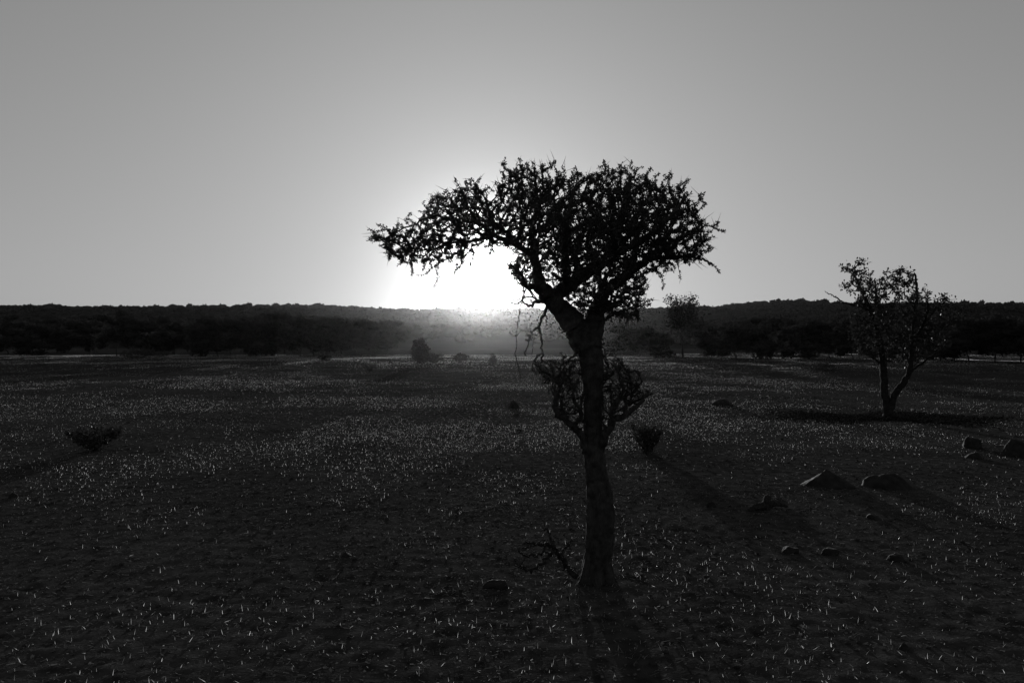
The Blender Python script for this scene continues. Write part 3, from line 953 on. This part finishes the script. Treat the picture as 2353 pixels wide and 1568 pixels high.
shrub('low_shrub', 330, 822, 120, 20, 'long low thicket in front of the left hand belt', 61, 120, 'round', .10, True, dens=.07, r0=.008)
# dead stalk with side twigs standing in the grass
for (px, py, h, lab, sd_) in ((862, 812, 22, 'thin bare dead sapling at the end of the lit strip', 71), (1690, 838, 36, 'thin leafless dead sapling in front of the right hand belt', 72)):
    r = np.random.default_rng(sd_)
    d = dist_at(py); s = d / F; x = (px - CX) * s
    B = np.array([x, d, gz(x, d)])
    o = empty('dead_sapling', B, lab, 'sapling')
    mb = MB(); H = h * s
    st = smooth_path([(0, 0, -.05), (.03 * H, 0, H * .4), (-.04 * H, .02, H * .75), (.02 * H, 0, H)], 5)
    mb.tube(st, np.linspace(.035, .012, len(st)), 6, .1, rng=r)
    mb.build('trunk', M_TWIG, o)
    mb = MB()
    for k in range(9):
        a = st[r.integers(len(st) // 3, len(st))]
        dd = r.normal(size=3); dd[2] = abs(dd[2]); dd /= np.linalg.norm(dd)
        L = H * r.uniform(.15, .4)
        mb.tube(np.array([a, a + dd * L * .5, a + dd * L + [0, 0, .05]]), np.array([.014, .01, .004]), 4, .1, rng=r)
    mb.build('bare_twigs', M_TWIG, o)


# ================================================================== rocks
def rock(name, px, py, w, h, label, seed, point=0.0, lean=0.0, cat='rock', block=0.0):
    d = dist_at(py); s = d / F
    x = (px - CX) * s
    W, H = w * s, h * s * .88
    r = random.Random(seed)
    bm = bmesh.new()
    bmesh.ops.create_icosphere(bm, subdivisions=4, radius=1.0)
    o3 = Vector((r.uniform(-50, 50), r.uniform(-50, 50), r.uniform(-50, 50)))
    cuts = []
    for k in range(7):
        n = Vector((r.gauss(0, 1), r.gauss(0, 1), r.gauss(0, .7))).normalized()
        cuts.append((n, r.uniform(.62, .9)))
    for v in bm.verts:
        c = v.co.copy()
        if block:
            m = max(abs(c.x), abs(c.y), abs(c.z)); c = c.lerp(c / m, block * .75)
        for n, k in cuts:
            e = c.dot(n) - k
            if e > 0: c -= n * e * .85
        f = mnoise.fractal(c * 1.4 + o3, 1.0, 2.0, 4)
        f2 = mnoise.noise(c * 6 + o3)
        c *= 1 + .16 * f + .03 * f2
        if point and c.z > 0:
            k = 1 - point * c.z * .75
            c.x = c.x * k + lean * c.z; c.y *= k
        v.co = Vector((c.x * W * .5, c.y * W * .42, c.z * H * (1.0 if c.z > 0 else .5)))
    me = bpy.data.meshes.new(name)
    bm.to_mesh(me); bm.free()
    me.polygons.foreach_set('use_smooth', np.ones(len(me.polygons), dtype=bool))
    o = link_mesh(name, me, M_ROCK)
    o.location = (x, d + W * .25, gz(x, d + W * .25) - H * .04)
    o.rotation_euler = (0, 0, r.uniform(-.3, .3))
    return tag(o, label, cat)


rock('pointed_rock', 1912, 1122, 122, 46, 'large peaked dark rock with a long tapering flank, one of two side by side', 1, .8, -.1)
rock('sloping_rock', 2058, 1126, 120, 44, 'large dark rock with a steep face and sloping back, next to the peaked rock', 2, .45, -.25)
rock('upright_rock', 2240, 1028, 42, 30, 'squarish upright stone in the shade beyond the two large rocks', 3, 0, 0, block=1)
rock('boulder', 2342, 1048, 64, 44, 'dark rounded boulder past the squarish upright stone', 4, .1)
rock('low_rock', 2250, 1053, 50, 16, 'low flat stone at the foot of the squarish upright stone', 5, .3)
rock('small_rock', 1815, 1274, 42, 16, 'small flat stone in the grass beside the stone with the pale rim', 6, 0, 0, block=.6)
rock('small_rock', 1908, 1279, 40, 18, 'small angular stone with a pale grass rim along its top', 7, 0, 0, block=.9)
rock('small_rock', 2065, 1294, 52, 18, 'long low blackish stone in the right foreground grass', 8, .1)
rock('small_rock', 1637, 1168, 26, 14, 'little dark round stone off the right of the thorn tree trunk', 9, 0)
rock('small_rock', 2010, 1196, 34, 15, 'small half buried stone in front of the two large rocks', 10, .2)
rock('block_rock', 1136, 1354, 54, 24, 'blocky flat topped stone near the foot of the thorn tree', 11, 0, 0, block=1)
rock('soil_mound', 1662, 928, 48, 17, 'low rounded mound of soil in the glinting grass beyond the thorn tree', 12, .3, cat='mound')
rock('soil_mound', 1181, 937, 26, 21, 'steep little mound of soil standing in the sunlit grass under the sun', 13, .35, cat='mound')
rock('small_rock', 26, 1149, 24, 15, 'small dark stone alone on the plain, nearer than the bowl shaped shrub', 14, .3)
rock('small_rock', 2080, 1497, 26, 15, 'small stone in the nearest grass below the long blackish stone', 15, .1)
rock('small_rock', 795, 1282, 22, 12, 'half buried stone alone in the open grass between shrub and thorn tree', 16, .2)

# forked stump
SD = dist_at(1172); s = SD / F
sx = (1760 - CX) * s
SB = np.array([sx, SD, gz(sx, SD)])
st = empty('broken_stump', SB, 'broken forked stump lying low in the grass left of the peaked rock', 'stump')
mb = MB()
for rows in ([(-.02, 0, -.03, .05), (0, 0, .03, .045), (.01, 0, .075, .04), (.015, .01, .12, .03)], [(0, 0, .03, .04), (-.08, -.05, .035, .035), (-.15, -.08, .02, .03), (-.2, -.1, .0, .015)],
             [(0, 0, .03, .035), (.09, .03, .045, .03), (.17, .05, .03, .02), (.22, .06, .01, .01)]):
    a = smooth_path(rows, 5)
    mb.tube(a[:, :3], a[:, 3], 9, .14, rng=rt)
mb.build('dead_wood', M_TWIG, st)

# ================================================================== small clods and gravel
rg = np.random.default_rng(77)


def ground_samples(n, y0, y1, r, power=1.0):
    """points over the plain, even per square metre between the two distances"""
    y = np.sqrt(y0 ** 2 + (y1 ** 2 - y0 ** 2) * r.random(n))
    x = r.uniform(-1, 1, n) * (0.72 * y + 1.5)
    return x, y


ico = bmesh.new(); bmesh.ops.create_icosphere(ico, subdivisions=1, radius=1.0)
iv = np.array([v.co[:] for v in ico.verts]); it = np.array([[v.index for v in f.verts] for f in ico.faces]); ico.free()
VV, TT, nb = [], [], 0
for n, y0, y1, lo, hi in ((7000, 2.5, 12, .004, .016), (2200, 12, 45, .01, .035)):
    x, y = ground_samples(n, y0, y1, rg)
    sz = lo + (hi - lo) * rg.random(n) ** 2.5
    z = ground_z(x, y) + clods(x, y)
    sc = np.stack([sz * rg.uniform(.8, 1.6, n), sz * rg.uniform(.8, 1.4, n), sz * rg.uniform(.5, .9, n)], -1)
    V = iv[None] * (1 + .25 * rg.uniform(-1, 1, (n, len(iv), 1))) * sc[:, None, :] + np.stack([x, y, z + sc[:, 2] * .3], -1)[:, None, :]
    VV.append(V.reshape(-1, 3))
    TT.append((it[None] + (np.arange(n) * len(iv))[:, None, None]).reshape(-1, 3) + nb)
    nb += n * len(iv)
clod_o = link_mesh('soil_clods', mesh_np('soil_clods', np.concatenate(VV), np.concatenate(TT), False), M_SOIL)
tag(clod_o, 'loose clods and pebbles strewn over the dry plain', 'clods', kind='stuff')


# ================================================================== grass
def patch(x, y):
    p = .55 * vnoise(x / 2.7 + 31, y / 3.3, 9) + .45 * vnoise(x / .8, y / .9 + 17, 10)
    big = vnoise(x / 9.0 + 3, y / 11.0 + 8, 12)
    under = ((x - B2[0] + .1) / 2.4) ** 2 + ((y - B2[1] + .1) / .85) ** 2        # grass thinned over the dark flecks under the leafy tree
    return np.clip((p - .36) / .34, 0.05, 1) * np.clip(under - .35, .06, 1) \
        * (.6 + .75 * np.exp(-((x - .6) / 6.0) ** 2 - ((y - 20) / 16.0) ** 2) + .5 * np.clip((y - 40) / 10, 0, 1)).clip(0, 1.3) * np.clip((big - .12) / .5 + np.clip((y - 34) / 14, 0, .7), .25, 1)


def blades(n, y0, y1, r, hl, wl_, keep=True):
    x, y = ground_samples(n, y0, y1, r)
    ok = r.random(n) * 1.3 < patch(x, y) * 1.38
    x, y = x[ok], y[ok]; n = len(x)
    # little tufts: bunch some blades
    g = r.random(n) < .35
    jit = r.normal(size=(n, 2)) * .035
    x = np.where(g, np.round(x / .17) * .17 + jit[:, 0] + .08 * hash2(np.round(x / .17), np.round(y / .17), 5), x)
    y = np.where(g, np.round(y / .17) * .17 + jit[:, 1] + .08 * hash2(np.round(x / .17), np.round(y / .17), 6), y)
    z = ground_z(x, y) + clods(x, y) - .003
    L = r.uniform(hl[0], hl[1], n) * (0.55 + .45 * r.random(n))
    w = r.uniform(wl_[0], wl_[1], n)
    az = r.uniform(0, 6.283, n); tilt = np.abs(r.normal(0, .95, n)).clip(0, 1.52)
    d = np.stack([np.cos(az) * np.sin(tilt), np.sin(az) * np.sin(tilt), np.cos(tilt)], -1)
    fa = r.uniform(0, math.pi, n)
    s = np.stack([np.cos(fa), np.sin(fa), np.zeros(n)], -1)
    s -= d * np.sum(s * d, 1)[:, None]; s /= np.linalg.norm(s, axis=1)[:, None] + 1e-6
    p = np.stack([x, y, z], -1)
    m = p + d * (L * .55)[:, None]
    t = p + d * L[:, None]; t[:, 2] -= L * .12 * r.random(n)
    return p, m, t, s * w[:, None] * .5


V, Q, T, nb = [], [], [], 0
for n, y0, y1, hl, wl_ in ((27000, 2.5, 8, (.010, .050), (.0010, .0024)), (80000, 8, 18, (.012, .042), (.0018, .0036)),
                           (170000, 18, 42, (.02, .05), (.0025, .0052)), (260000, 42, 85, (.03, .07), (.005, .011))):
    p, m, t, s = blades(n, y0, y1, rg, hl, wl_)
    k = len(p)
    V.append(np.stack([p - s, p + s, m + s * .8, m - s * .8, t], 1).reshape(-1, 3))
    b = np.arange(k) * 5 + nb
    Q.append(np.stack([b, b + 1, b + 2, b + 3], -1)); T.append(np.stack([b + 3, b + 2, b + 4], -1))
    nb += 5 * k
grass = link_mesh('grass', mesh_np('grass', np.concatenate(V), [np.concatenate(Q), np.concatenate(T)], False), M_GRASS)
tag(grass, 'sparse short dry grass blades glinting against the sun', 'grass', kind='stuff')

# flat straw litter and broken stalks between the blades
M_LITTER = leaf_mat('straw_litter', 0.085, 0.03, 0.01, 0.5, scale=5.0)
V, Q, nb = [], [], 0
for n, y0, y1, lo, hi, w0 in ((30000, 2.5, 9, .012, .05, .0035), (30000, 9, 22, .02, .07, .006)):
    x, y = ground_samples(n, y0, y1, rg)
    z = ground_z(x, y) + clods(x, y) + rg.uniform(.0, .007, n)
    L = (lo + (hi - lo) * rg.random(n) ** 2)[:, None]; a = rg.uniform(0, 6.283, n)
    d = np.stack([np.cos(a), np.sin(a), rg.normal(0, .16, n)], -1) * L * .5
    w = np.stack([-np.sin(a), np.cos(a), rg.normal(0, .6, n)], -1) * (w0 * rg.uniform(.5, 1.3, n))[:, None] * .5
    c = np.stack([x, y, z], -1)
    V.append(np.stack([c - d - w, c + d - w * .6, c + d + w * .6, c - d + w], 1).reshape(-1, 3))
    Q.append(np.arange(4 * n).reshape(-1, 4) + nb); nb += 4 * n
for n, y0, y1, lo, hi in ((26000, 2.5, 9, .008, .030), (24000, 9, 24, .012, .045)):      # chips of crusted soil and bark, tilted a little
    x, y = ground_samples(n, y0, y1, rg)
    z = ground_z(x, y) + clods(x, y) + rg.uniform(.0, .008, n)
    a = rg.uniform(0, 6.283, n); h = (lo + (hi - lo) * rg.random(n) ** 2)[:, None] * .5
    d = np.stack([np.cos(a), np.sin(a), rg.normal(0, .28, n)], -1) * h
    w = np.stack([-np.sin(a), np.cos(a), rg.normal(0, .28, n)], -1) * h * rg.uniform(.4, .9, (n, 1))
    c = np.stack([x, y, z], -1)
    V.append(np.stack([c - d, c - w * .9, c + d, c + w], 1).reshape(-1, 3))
    Q.append(np.arange(4 * n).reshape(-1, 4) + nb); nb += 4 * n
for n, y0, y1, lo, hi, w0 in ((32000, 2.5, 9, .006, .022, .0022), (50000, 9, 22, .008, .03, .0035)):      # dull stubble
    p, m, t, sd = blades(n, y0, y1, rg, (lo, hi), (w0 * .6, w0 * 1.2))
    k = len(p)
    V.append(np.stack([p - sd, p + sd, t + sd * .3, t - sd * .3], 1).reshape(-1, 3))
    Q.append(np.arange(4 * k).reshape(-1, 4) + nb); nb += 4 * k
litter = link_mesh('straw_litter', mesh_np('straw_litter', np.concatenate(V), np.concatenate(Q), False), M_LITTER)
tag(litter, 'dull broken straw lying flat on the dry soil', 'straw', kind='stuff')

# near-black leaf-shaped quads strewn in a band under the leafy tree
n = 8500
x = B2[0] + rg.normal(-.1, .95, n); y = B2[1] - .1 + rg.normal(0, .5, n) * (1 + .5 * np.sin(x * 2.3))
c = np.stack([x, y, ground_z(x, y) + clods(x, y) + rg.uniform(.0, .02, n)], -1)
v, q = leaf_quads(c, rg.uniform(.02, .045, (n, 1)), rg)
tag(link_mesh('dark_flecks', mesh_np('dark_flecks', v, q, False), leaf_mat('dark_fleck', .012, .004, 0)), 'dark flat flecks spread under the broad leaved tree', 'leaves', kind='stuff')

# ================================================================== the dusty air over the plain
hz, hnt, hout = mat_new('evening_haze')
pv = hnt.nodes.new('ShaderNodeVolumePrincipled')
pv.inputs['Color'].default_value = (.42, .42, .42, 1)
pv.inputs['Density'].default_value = 0.00008
pv.inputs['Anisotropy'].default_value = 0.95
hnt.links.new(pv.outputs[0], hout.inputs['Volume'])
bm = bmesh.new(); bmesh.ops.create_cube(bm, size=1.0)
hm = bpy.data.meshes.new('haze'); bm.to_mesh(hm); bm.free()
haze = link_mesh('haze', hm, hz)
hz.cycles.volume_sampling = 'DISTANCE'
haze.scale = (3400, 3400, 44.0)
haze.location = (0, 0, 44.0 / 2 - 3.2)
tag(haze, 'thin dusty air lit by the low sun', 'haze', kind='stuff')
